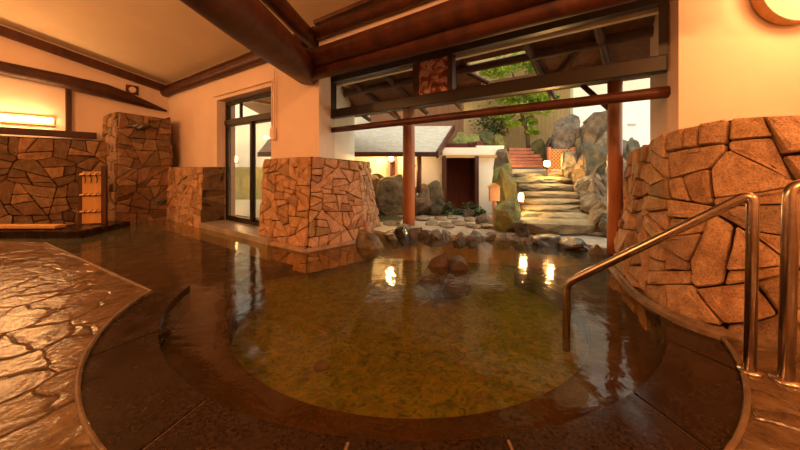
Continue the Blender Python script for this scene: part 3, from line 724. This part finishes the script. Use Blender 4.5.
# ---------------------------------------------------------------- rim rocks along the far edge
ORD = ['first', 'second', 'third', 'fourth', 'fifth', 'sixth', 'seventh', 'eighth', 'ninth', 'tenth', 'eleventh', 'twelfth', 'thirteenth', 'fourteenth', 'fifteenth', 'sixteenth', 'seventeenth', 'eighteenth', 'nineteenth', 'twentieth']
RIM = [(369, 249, 25, 25, 1.3), (390, 241, 16, 13, .8), (403, 240, 17, 17, .6), (415, 238, 14, 14, .7), (426, 239, 14, 11, 1.0), (438, 239, 16, 12, 1.2), (450, 239, 14, 11, .7), (461, 240, 13, 10, .9), (476, 240, 16, 12, 1.1),
       (490, 240, 13, 9, 1.2), (504, 241, 15, 9, 1.3), (519, 242, 16, 9, 1.3), (533, 244, 11, 11, .8), (550, 247, 26, 14, .7), (566, 248, 11, 8, 1.4), (581, 251, 28, 15, .6), (600, 255, 13, 14, 1.5), (611, 256, 13, 11, 1.0)]
near = {0: 'by stone column base', 3: 'by left post', 8: 'below sign post', 13: 'before lowest step', 17: 'by curved wall'}
for i, (x, yb, wpx, hpx, tn) in enumerate(RIM):
    p = gnd(x, yb); s = p.y/FPX; d = wpx*s*1.0
    o = rock('rim_rock', p+Vector((0, d*.45, -.16)), (wpx*s*1.12, max(d, .2)*1.15, hpx*s*.72+.16), 100+i, M['wet_rock'] if tn < 1.15 else M['rock'], random.Random(i).uniform(-.3, .3), tint=tn*1.3, facets=7, sharp=.62)
    tag(o, '%s wet rim rock from the left, far pool edge%s' % (ORD[i], ', '+near[i] if i in near else ''), 'rock', 'rocks along the far pool edge')
# flat paving stones behind the rim
PAV = [(372, 225, 20), (392, 224, 18), (404, 228, 15), (422, 219, 18), (432, 224, 15), (446, 226, 16), (441, 219, 13), (459, 224, 15), (473, 227, 15), (470, 220, 14), (487, 227, 14), (500, 229, 15), (452, 218, 11), (590, 234, 22)]
for i, (x, y, wpx) in enumerate(PAV):
    p = gnd(x, y, .05); s = p.y/FPX
    o = rock('paving_stone', p+Vector((0, 0, -.03)), (wpx*s, wpx*s*random.Random(i).uniform(1.2, 1.9), .09), 150+i, M['rock'], 0, tint=2.0, facets=7)
    tag(o, 'flat pale paving stone behind the rim rocks, %s from the left' % ORD[sorted(range(14), key=lambda k: PAV[k][0]).index(i)], 'stone', 'flat stones behind the rim rocks')

# ---------------------------------------------------------------- garden posts, veranda roof
p1 = Vector((.16, 6.1, .04)); p2 = Vector((2.63, 4.1, .04))
vz = 2.18
for (p, r, lb, i) in ((p1, .115, 'orange brown round post standing behind the rim rocks, left one', 1), (p2, .085, 'orange brown round post standing by the curved stone wall', 2)):
    t = empty('garden_post', p, lb, 'post')
    log('post_shaft', p, Vector((p.x, p.y, vz)), r, r*.93, t, M['post_wood'], .05, i)
    a = Vector((p.x, p.y, vz-.36)); log('brace', a-GD*.06, a-GD*.36+Vector((0, 0, .34)), .035, None, t, M['log'], .05, i)
p3 = at(419, 212, 7.3); p3.z = .04
t = empty('garden_post', p3, 'darker slim post just right of the left garden post', 'post')
obj('post_shaft', tube(bmesh.new(), [p3+Vector((0, 0, .2)), Vector((p3.x, p3.y, 1.5))], .055, 12), M['log'], t, True)
obj('post_shoe', tube(bmesh.new(), [p3, p3+Vector((0, 0, .5))], .065, 12), M['black_metal'], t, True)
LD = (p2-p1).normalized(); LD.z = 0
def VR(u, o, z): return p1+LD*u+GN*o+Vector((0, 0, z-.04))     # frame on the post line
log('eave_beam', VR(-2.2, 0, vz+.06), VR(4.6, 0, vz+.06), .085, .085, None, M['log'], .05, 9)
tag(bpy.data.objects['eave_beam'], 'dark log plate carried by the garden posts', 'beam')
rf = empty('veranda_roof', VR(1, 0, 2.3), 'brown board veranda roof with open rafters outside the long window', 'roof')
def rz(o): return 2.30-.38*o                      # roof height by distance outwards of post line
hole = (1.5, 2.4)
o_in = -1.22
bm = bmesh.new()
def rp(u0, u1, o0, o1):
    hexa(bm, [VR(u0, o0, rz(o0)), VR(u1, o0, rz(o0)), VR(u1, o1, rz(o1)), VR(u0, o1, rz(o1)), VR(u0, o0, rz(o0)+.05), VR(u1, o0, rz(o0)+.05), VR(u1, o1, rz(o1)+.05), VR(u0, o1, rz(o1)+.05)])
rp(-4.5, hole[0], o_in, .28); rp(hole[1], 5.0, o_in, .28); rp(*hole, o_in, -.64); rp(*hole, -.10, .28)
obj('roof_boards', bm, M['brown_boards'], rf)
for i in range(11):
    u = -2.8+i*.74
    if hole[0]-.1 < u < hole[1]-.3: continue
    log('rafter', VR(u, o_in, rz(o_in)-.06), VR(u, .34, rz(.34)-.06), .05, .045, rf, M['log'], .08, i)
for i, u in enumerate((.95, 1.75, 2.55)):
    log('strut', VR(u, -.1, 2.25), VR(u+.55*(-1 if i % 2 else 1), -.75, 2.62), .04, .035, rf, M['log'], .08, i+20)
log('tie_log', VR(-3, -.6, 2.47), VR(5, -.6, 2.47), .055, .055, rf, M['log'], .08, 31)

# ---------------------------------------------------------------- hut with grey roof, white garden walls
hw = 7.9
bm = bmesh.new(); box(bm, W, -2.9, .30, hw, hw+.12, 0, 1.75); struct('wall_hut', bm, M['white_plaster'], label='white wall of the garden hut')
bm = bmesh.new()
r0 = at(350, 152, 7.1); r1 = at(436, 151, 7.1); q0 = at(350, 126, 8.3); q1_ = at(453, 127, 8.3)
t = empty('hut_roof', (0, 7.6, 1.5), 'grey shingled roof of the small garden hut', 'roof')
xl = -3.0
nrm_ = Vector((0, r0.z-q0.z, 0))
hexa(bm, [(xl, 7.1, r0.z-.05), (r1.x, 7.1, r0.z-.05), (q1_.x, 8.3, q0.z-.05), (xl, 8.3, q0.z-.05), (xl, 7.1, r0.z), (r1.x, 7.1, r0.z), (q1_.x, 8.3, q0.z), (xl, 8.3, q0.z)])
obj('shingles', bm, M['shingle'], t)
bm = bmesh.new(); box(bm, W, xl, r1.x+.02, 7.05, 7.10, r0.z-.10, r0.z); obj('eave_board', bm, M['dark_wood'], t)
bm = bmesh.new(); hexa(bm, [(r1.x, 7.08, r0.z-.13), (r1.x+.05, 7.08, r0.z-.13), (q1_.x+.05, 8.3, q0.z-.1), (q1_.x, 8.3, q0.z-.1), (r1.x, 7.08, r0.z+.02), (r1.x+.05, 7.08, r0.z+.02), (q1_.x+.05, 8.3, q0.z+.03), (q1_.x, 8.3, q0.z+.03)]); obj('verge_board', bm, M['log'], t)
for i, (x, yb, lb) in enumerate(((393, 182, 'short dark post of the hut beside the glowing lantern'), (430, 183, 'dark hut post just right of the garden posts'), (442, 186, 'hut post next to the dark doorway'))):
    a = at(x, yb, 7.75); bm = bmesh.new(); box(bm, W, a.x-.05, a.x+.05, 7.70, 7.80, 0.04, 1.62); tag(obj('hut_post', bev(bm, .008), M['log']), lb, 'post')
log('brace', at(404, 153, 7.5), at(415, 167, 7.5), .03, .03, bpy.data.objects['hut_roof'], M['log'])
# dark doorway
dx0, dx1 = at(445, 0, 7.6).x, at(476, 0, 7.6).x; dz = at(0, 158, 7.6).z
bm = bmesh.new(); box(bm, W, dx0-.1, dx1+.3, 8.5, 8.6, 0, 1.7); box(bm, W, dx0-.15, dx0-.03, 7.7, 8.5, 0, 1.7); box(bm, W, dx1+.06, dx1+.2, 7.75, 8.5, 0, 1.7); box(bm, W, dx0-.1, dx1+.2, 7.7, 8.6, 1.5, 1.56)
struct('wall_alcove', bm, M['interior_dark'], label='dark red boarded alcove behind the garden doorway')
df = empty('door_2', (dx0, 7.6, 0), kind='structure')
for x in (dx0-.03, dx1): bm = bmesh.new(); box(bm, W, x-.04, x+.05, 7.52, 7.64, .03, dz+.05); obj('door_post', bev(bm, .01), M['log'], df)
bm = bmesh.new(); box(bm, W, dx0-.2, dx1+.45, 7.53, 7.62, dz, dz+.07); obj('door_lintel', bev(bm, .01), M['panel_wood'], df)
# white wall over and right of doorway (stepped)
zt_ = at(0, 145.5, 7.65).z; zl = at(0, 147.5, 7.65).z
bm = bmesh.new(); box(bm, W, .30, dx1+.25, 7.66, 7.8, dz+.05, zl)
box(bm, W, dx1+.03, at(504, 0, 7.65).x, 7.665, 7.795, 0, zt_); box(bm, W, .30, dx0-.05, 7.66, 7.8, 0, 1.7)
struct('wall_garden', bm, M['white_plaster'], label='white garden wall round the dark doorway')
def cap_stones(lst, Y):
    for i, (x, y, wpx, hpx) in enumerate(lst):
        s = Y/FPX; p = at(x, y, Y); p.z -= .05; o = rock('hedge_shrub', p, (wpx*s, wpx*s, hpx*s), 300+i, M['moss'], 0, facets=3, tint=.8)
        tag(o, '%s rounded mossy bush from the left above the white garden wall' % ORD[i], 'bush', 'bushes above the white garden wall')
cap_stones([(460, 149, 18, 19), (473, 149, 18, 17), (486, 149, 18, 20), (498, 149, 14, 17)], 8.85)
bm = bmesh.new(); box(bm, W, .2, 2.7, 8.66, 9.4, 0, at(0, 146, 8.85).z+.0); struct('wall_bank', bm, M['gravel'], label='raised garden bank behind the white wall')

# rocks in front of hut
HR = [(368, 212, 20, 40), (379, 212, 24, 38), (391, 212, 20, 38), (403, 211, 18, 34), (423, 211, 14, 30), (431, 213, 20, 32), (438, 213, 12, 20), (412, 212, 13, 26), (361, 212, 14, 34), (386, 213, 14, 18)]
for i, (x, y, wpx, hpx) in enumerate(HR):
    Y = 7.5 if i % 2 else 7.35; s = Y/FPX; p = at(x, y, Y); p.z = .02
    o = rock('garden_boulder', p, (wpx*s*1.5, .4, hpx*s*1.08+.02), 200+i, M['rock'], 0, tint=.65, facets=10)
    tag(o, '%s upright grey boulder from the left in front of the hut' % ORD[sorted(range(len(HR)), key=lambda k: HR[k][0]).index(i)], 'boulder', 'boulders in front of the hut')
# small outdoor pool
bm = bmesh.new(); prism(bm, [(-.95, 6.35), (0.0, 6.45), (.1, 7.0), (-.2, 7.3), (-1.3, 7.3)], .03, .052)
tag(obj('small_pool', bm, M['water']), 'small dark green outdoor pool before the hut boulders', 'water', kind='stuff')
bm = bmesh.new(); prism(bm, [(-.95, 6.35), (0.0, 6.45), (.1, 7.0), (-.2, 7.3), (-1.3, 7.3)], .02, .047)
struct('pool_lining', bm, M['dark_leaf'], label='dark green lining of the small outdoor pool')

# lanterns
def lantern(name, p, r, h, power, label, drop=0):
    t = empty(name, p, label, 'lamp')
    obj('glow_body', tube(bmesh.new(), [p, p+Vector((0, 0, h*.2)), p+Vector((0, 0, h*.8)), p+Vector((0, 0, h))], [r*.8, r, r, r*.6], 14), M['lamp_glow'], t, True)
    obj('lantern_base', tube(bmesh.new(), [p-Vector((0, 0, .03)), p], r*1.3, 12), M['dark_wood'], t)
    if drop: obj('lantern_pole', tube(bmesh.new(), [p-Vector((0, 0, drop)), p-Vector((0, 0, .02))], .02, 8), M['dark_wood'], t)
    point('lantern_light', p+Vector((0, -r*2.5, h*.5)), power, (1, .55, .18), .05)
L1 = at(391, 161, 7.62); L2p = at(521, 201, 5.9); L3 = at(547, 166, 7.4)
lantern('lantern', L1, .05, .12, 30, 'small glowing lantern under the hut eave', L1.z-.05)
lantern('lantern', L2p, .045, .14, 14, 'small glowing lantern beside the stone steps on the mossy rock', .22)
lantern('lantern', L3, .065, .12, 35, 'glowing lantern at the top of the stone steps', .25)

# sign box on post
sp = at(494, 224, 5.95); sp.z = .045
t = empty('sign_post', sp, 'blank wooden house-shaped sign box on a thin post', 'sign')
s = 5.95/FPX
def SP(a, b, z): return Vector((sp.x+a, sp.y+b, z))
zb_ = at(0, 201, 5.95).z; ztp = at(0, 187, 5.95).z
bm = bmesh.new(); box(bm, SP, -.022, .022, -.02, .02, .045, zb_); obj('post', bm, M['post_wood'], t)
bm = bmesh.new(); box(bm, SP, -.085, .085, -.05, .05, zb_, ztp); obj('box', bev(bm, .006), M['sign_wood'], t)
bm = bmesh.new(); hexa(bm, [SP(-.11, -.07, ztp), SP(.11, -.07, ztp), SP(.11, .07, ztp), SP(-.11, .07, ztp), SP(-.01, -.07, ztp+.07), SP(.01, -.07, ztp+.07), SP(.01, .07, ztp+.07), SP(-.01, .07, ztp+.07)]); obj('box_roof', bm, M['panel_wood'], t)

# ---------------------------------------------------------------- stone steps
ST = [(518, 605, 222, 0, 5.2), (525, 596, 214, 0, 5.5), (528, 593, 206.5, 0, 5.85), (527, 588, 199.6, 0, 6.2), (525, 584, 192, 0, 6.55), (524, 582, 184, 0, 6.9), (522, 577, 176.5, 0, 7.25), (520, 570, 171, 0, 7.6)]
zprev = .04
for i, (x0, x1, yt, yb, Y) in enumerate(ST):
    a = at(x0, yt, Y); b = at(x1, yt, Y); zt2 = a.z; wd = b.x-a.x
    o = rock('stone_step', Vector(((a.x+b.x)/2, Y+.36, zprev-.12 if i else 0.02)), (wd*1.06, .92, zt2-zprev+.12 if i else zt2), 400+i, M['step'], random.Random(i).uniform(-.05, .05), facets=16, tint=.85, sharp=.62)
    # square the slab up: push the sides out towards a block
    for v in o.data.vertices:
        hx, hy, hz = wd*.53, .46, (zt2-zprev+.12 if i else zt2)
        ux, uy, uz = v.co.x/hx, v.co.y/hy, v.co.z/hz*2-1
        m_ = max(abs(ux), abs(uy), abs(uz), .01); l_ = (abs(ux)**4+abs(uy)**4+abs(uz)**4)**.25
        k = min(1/l_, 1.6) if l_ > .3 else 1
        jit = 1+.10*noise.noise(Vector((ux*4, uy*3+uz*2, i*5.)))
        v.co = (ux*k*hx*jit, uy*k*hy*jit, (uz*k+1)/2*hz)
    tag(o, '%s long stone slab step counting up from the pool' % ORD[i], 'step', 'stone steps up the garden')
    zprev = zt2
bm = bmesh.new(); prism(bm, [(2.1, 6.7), (3.5, 6.7), (4.4, 8.0), (4.6, 9.9), (2.6, 9.9), (2.6, 8.2)], 0, .40); struct('ground_bank', bm, M['gravel'], label='garden bank under the stone steps')
bm = bmesh.new(); prism(bm, [(2.5, 8.0), (6.0, 7.6), (6, 9.9), (2.5, 9.9)], .5, 1.05); struct('ground_terrace', bm, M['gravel'], label='upper garden terrace above the steps')

# red slatted steps and lattice fence at top
t = empty('timber_stair', at(528, 165, 8.3), 'reddish slatted timber stair at the top of the stone steps', 'stair')
for k in range(6):
    y0 = 165-k*3.3; Y = 8.15+k*.12; a = at(509, y0, Y); b = at(545-k*1.5, y0, Y)
    bm = bmesh.new(); box(bm, W, a.x, b.x, Y, Y+.14, a.z-.055, a.z+.015); obj('tread', bm, M['red_brick'], t)
t = empty('lattice_fence', at(560, 170, 7.9), 'reddish lattice fence panel beside the upper lantern', 'fence')
la = at(551, 0, 7.9).x; lb = at(572, 0, 7.9).x; lz0 = at(0, 172, 7.9).z; lz1 = at(0, 149, 7.9).z
bm = bmesh.new()
H_ = lz1-lz0; W_ = lb-la; n = 7
def clipseg(x0, z0, x1, z1): return [Vector((la+x0, 7.9, lz0+z0)), Vector((la+x1, 7.9, lz0+z1))]
for k in range(-n, n+1):
    o_ = k*.085
    for sg in (1, -1):
        pts = []
        for tt in range(41):
            z = H_*tt/40; x = (o_+z) if sg == 1 else (W_-o_-z)
            if 0 <= x <= W_: pts.append((x, z))
        if len(pts) > 2: tube(bm, clipseg(*pts[0], *pts[-1]), .008, 4)
obj('lattice', bm, M['panel_wood'], t)
bm = bmesh.new(); box(bm, W, la-.03, lb+.03, 7.93, 7.96, lz0, lz1); obj('backing', bm, M['lattice_back'], t)
for x in (la-.04, lb+.04): bm = bmesh.new(); box(bm, W, x-.025, x+.025, 7.87, 7.97, lz0-.1, lz1+.04); obj('fence_post', bm, M['red_brick'], t)

# boulders left of steps
LB = [('light green mossy boulder at the foot of the stone steps', 511, 231, 26, 34, 5.3, 1.7, 'moss'), ('dark boulder just left of the lowest step', 523, 233, 16, 12, 5.0, .7, 'rock'), ('tall mossy boulder beside the small lantern', 510, 205, 20, 38, 6.3, .9, 'moss'),
      ('mossy boulder at the end of the white garden wall', 503, 187, 16, 24, 6.9, .8, 'moss'), ('small grey boulder under the sign box', 485, 226, 16, 11, 6.0, .7, 'rock'), ('grey boulder at the foot of the sign box post', 503, 229, 11, 14, 5.8, .6, 'rock'),
      ('dark rock beside the reddish timber stair', 505, 168, 20, 22, 7.6, .6, 'rock'), ('low rock between the doorway and the sign box', 470, 219, 12, 10, 7.0, .8, 'rock'), ('round bushy rock under the maple tree', 541, 151, 16, 13, 8.6, .7, 'moss'), ('dark lumpy rock under the maple tree', 553, 150, 14, 14, 8.6, .6, 'rock')]
for i, (lb_, x, y, wpx, hpx, Y, tn, mt) in enumerate(LB):
    s = Y/FPX; p = at(x, y, Y); zz = p.z; ex = 0
    if zz > .3: ex = .3
    o = rock('garden_boulder', Vector((p.x, Y+wpx*s*.4, zz-.10-ex)), (wpx*s*1.1, wpx*s, hpx*s+.10+ex), 230+i, M[mt], 0, tint=tn, facets=9); tag(o, lb_, 'boulder')
# rock pile right of steps: (x, ybase, w, h, Y)
RP = [(567, 165, 20, 46, 8.2), (580, 168, 16, 37, 8.0), (597, 160, 24, 44, 7.6), (573, 178, 16, 24, 7.4), (587, 182, 16, 26, 7.1), (600, 186, 20, 40, 6.9), (613, 175, 16, 40, 7.2), (625, 178, 20, 40, 7.0), (632, 172, 14, 30, 7.3),
      (590, 196, 17, 20, 6.6), (603, 205, 22, 26, 6.2), (619, 200, 18, 30, 6.2), (631, 205, 18, 44, 6.0), (596, 210, 18, 16, 5.8), (610, 222, 22, 22, 5.5), (625, 225, 20, 30, 5.5), (600, 226, 16, 14, 5.2), (615, 236, 18, 16, 5.0), (640, 180, 16, 36, 6.6), (638, 226, 18, 34, 5.4)]
order = sorted(range(len(RP)), key=lambda k: RP[k][0])
for i, (x, yb, wpx, hpx, Y) in enumerate(RP):
    s = Y/FPX; p = at(x, yb, Y)
    o = rock('garden_boulder', Vector((p.x, Y+.1, p.z-.18)), (wpx*s*1.45, wpx*s*1.3, hpx*s*1.12+.2), 260+i, M['pile_rock'], random.Random(i).uniform(-.4, .4), tint=.95, facets=20, sharp=.55)
    tag(o, '%s grey boulder from the left in the pile right of the steps, %s' % (ORD[order.index(i)], 'high up' if yb < 190 else 'middle height' if yb < 215 else 'near the ground'), 'boulder', 'boulder pile right of the steps')
bm = bmesh.new(); prism(bm, [(3.3, 5.3), (5.6, 5.0), (6.2, 8.4), (4.1, 8.4)], 0, .38); struct('ground_slope', bm, M['soil'], label='earth bank under the boulder pile')
bm = bmesh.new(); prism(bm, [(3.9, 6.7), (5.8, 6.4), (6.2, 8.4), (4.2, 8.4)], .4, .85); struct('ground_slope', bm, M['soil'], label='upper earth bank under the boulder pile')

# far walls
bm = bmesh.new(); box(bm, W, 4.45, 10, 8.6, 8.75, 0, 4.2); struct('wall_white_far', bm, M['white_plaster'], label='tall white wall behind the boulder pile')
m_ = at(632, 124, 8.58)
bm = bmesh.new(); box(bm, W, m_.x-.1, m_.x+.1, 8.56, 8.6, m_.z-.03, m_.z+.01); tag(obj('wall_bracket', bm, M['gravel']), 'tiny grey bracket on the tall white wall', 'bracket')
bm = bmesh.new(); box(bm, W, 1.9, 5.6, 10, 10.1, 0, 8); struct('wall_tan_fence', bm, M['tan_boards'], label='tall tan board wall behind the maple tree')
bm = bmesh.new(); box(bm, W, -.9, 1.9, 10, 10.1, 0, 7.5); struct('wall_brown_fence', bm, M['brown_boards'], label='brown board wall behind the hut')
bm = bmesh.new(); box(bm, W, -3.4, -.9, 10.5, 10.6, 0, 3.0); struct('wall_pale_far', bm, M['white_plaster'], label='pale wall far behind the hut roof')
bm = bmesh.new(); box(bm, W, -3.4, -.9, 10.7, 10.8, 0, 7.5); struct('wall_brown_upper', bm, M['brown_boards'], label='tall brown board building behind the garden')
# door-side yard: pale wall, green band, paved ground
bm = bmesh.new(); box(bm, W, -9, -3.0, 11.5, 11.7, 0, 3.3); struct('wall_yard', bm, M['white_plaster'], label='pale yard wall seen through the sliding door')
bm = bmesh.new(); box(bm, W, -8.5, -3.1, 10.9, 11.2, 0, 1.1); tag(obj('yard_hedge', bev(bm, .05), M['hedge']), 'clipped olive hedge seen through the sliding door', 'hedge')
L4 = Vector((-5.2, 10.5, 1.25)); lantern('lantern', L4, .1, .2, 60, 'lantern glowing in the yard behind the sliding door', 1.25)
yr = empty('yard_canopy', (-4.5, 7.5, 2.6), 'pale slatted canopy outside above the sliding door', 'canopy')
for k in range(7):
    bm = bmesh.new(); box(bm, DW, .8-k*.45, .73-k*.45, -.4, -2.6, 2.55, 2.65); obj('slat', bm, M['panel_wood'], yr)
# ---------------------------------------------------------------- tree and plants
def foliage(bm, blobs, n, size, seed, flatz=.6):
    rnd = random.Random(seed)
    for i in range(n):
        c, r = rnd.choice(blobs); d = Vector((rnd.gauss(0, 1), rnd.gauss(0, 1), rnd.gauss(0, flatz))).normalized()*r*rnd.uniform(.3, 1)
        p = Vector(c)+Vector((d.x, d.y, d.z*flatz)); s = size*rnd.uniform(.6, 1.3)
        a = Vector((rnd.gauss(0, 1), rnd.gauss(0, 1), rnd.gauss(0, .35))).normalized(); b = a.cross(Vector((rnd.gauss(0, .4), rnd.gauss(0, .4), 1))).normalized()
        v = [bm.verts.new(p+q) for q in (-a*s, b*s*.45-a*s*.1, a*s, -b*s*.45-a*s*.1)]
        bm.faces.new(v[:3]); bm.faces.new((v[0], v[2], v[3]))
    return bm
tb = at(530, 152, 9.0)
t = empty('maple_tree', tb, 'bright green maple tree in front of the tan board wall', 'tree')
tk = [tb-Vector((0, 0, .3)), at(527, 130, 9.0), at(521, 112, 9.0), at(519, 95, 9.0), at(512, 72, 9)]
obj('trunk', tube(bmesh.new(), tk, [.06, .05, .045, .035, .02], 10, .2), M['bark'], t, True)
for i, (a, b) in enumerate((((521, 112), (500, 108)), ((521, 112), (545, 104)), ((519, 95), (540, 82)), ((519, 97), (497, 88)))):
    obj('branch', tube(bmesh.new(), seg_pts(at(*a, 9), at(*b, 8.9), 4, .05), [.03, .025, .02, .015, .01], 8), M['bark'], t, True)
bl = [(at(x, y, 9+dy), r) for x, y, r, dy in ((503, 116, .28, 0), (520, 108, .36, -.2), (537, 100, .38, 0), (550, 98, .25, .1), (512, 124, .22, -.2), (530, 92, .4, .2), (540, 110, .4, -.1), (508, 98, .35, -.1), (513, 84, .35, 0), (500, 70, .4, 0), (520, 62, .42, .1), (538, 66, .34, 0), (505, 66, .5, .3), (528, 58, .5, .4), (540, 72, .4, .3), (528, 122, .28, .1), (490, 72, .3, .2), (532, 132, .2, 0))]
obj('foliage', foliage(bmesh.new(), bl, 10000, .055, 5), M['leaf'], t)
def bush(name, px, py, Y, r, n, label, mat='dark_leaf', sz=.04):
    p = at(px, py, Y); tt = tag(obj(name, foliage(bmesh.new(), [(p+Vector((0, 0, r*.7)), r), (p+Vector((r*.5, 0, r*.5)), r*.8)], n, sz, int(px), 1), M[mat]), label, 'bush'); return tt
bush('fern', 446, 214, 7.3, .2, 260, 'feathery fern left of the dark doorway')
bush('fern', 470, 214, 7.3, .2, 260, 'feathery fern right inside the dark doorway')
bush('shrub', 480, 217, 7.0, .12, 300, 'small dark green shrub at the foot of the white garden wall')
bush('shrub', 488, 135, 9.3, .55, 900, 'dark leafy shrub behind the mossy bushes', sz=.06)
bush('shrub', 456, 218, 7.4, .14, 200, 'low dark plants in the doorway alcove')
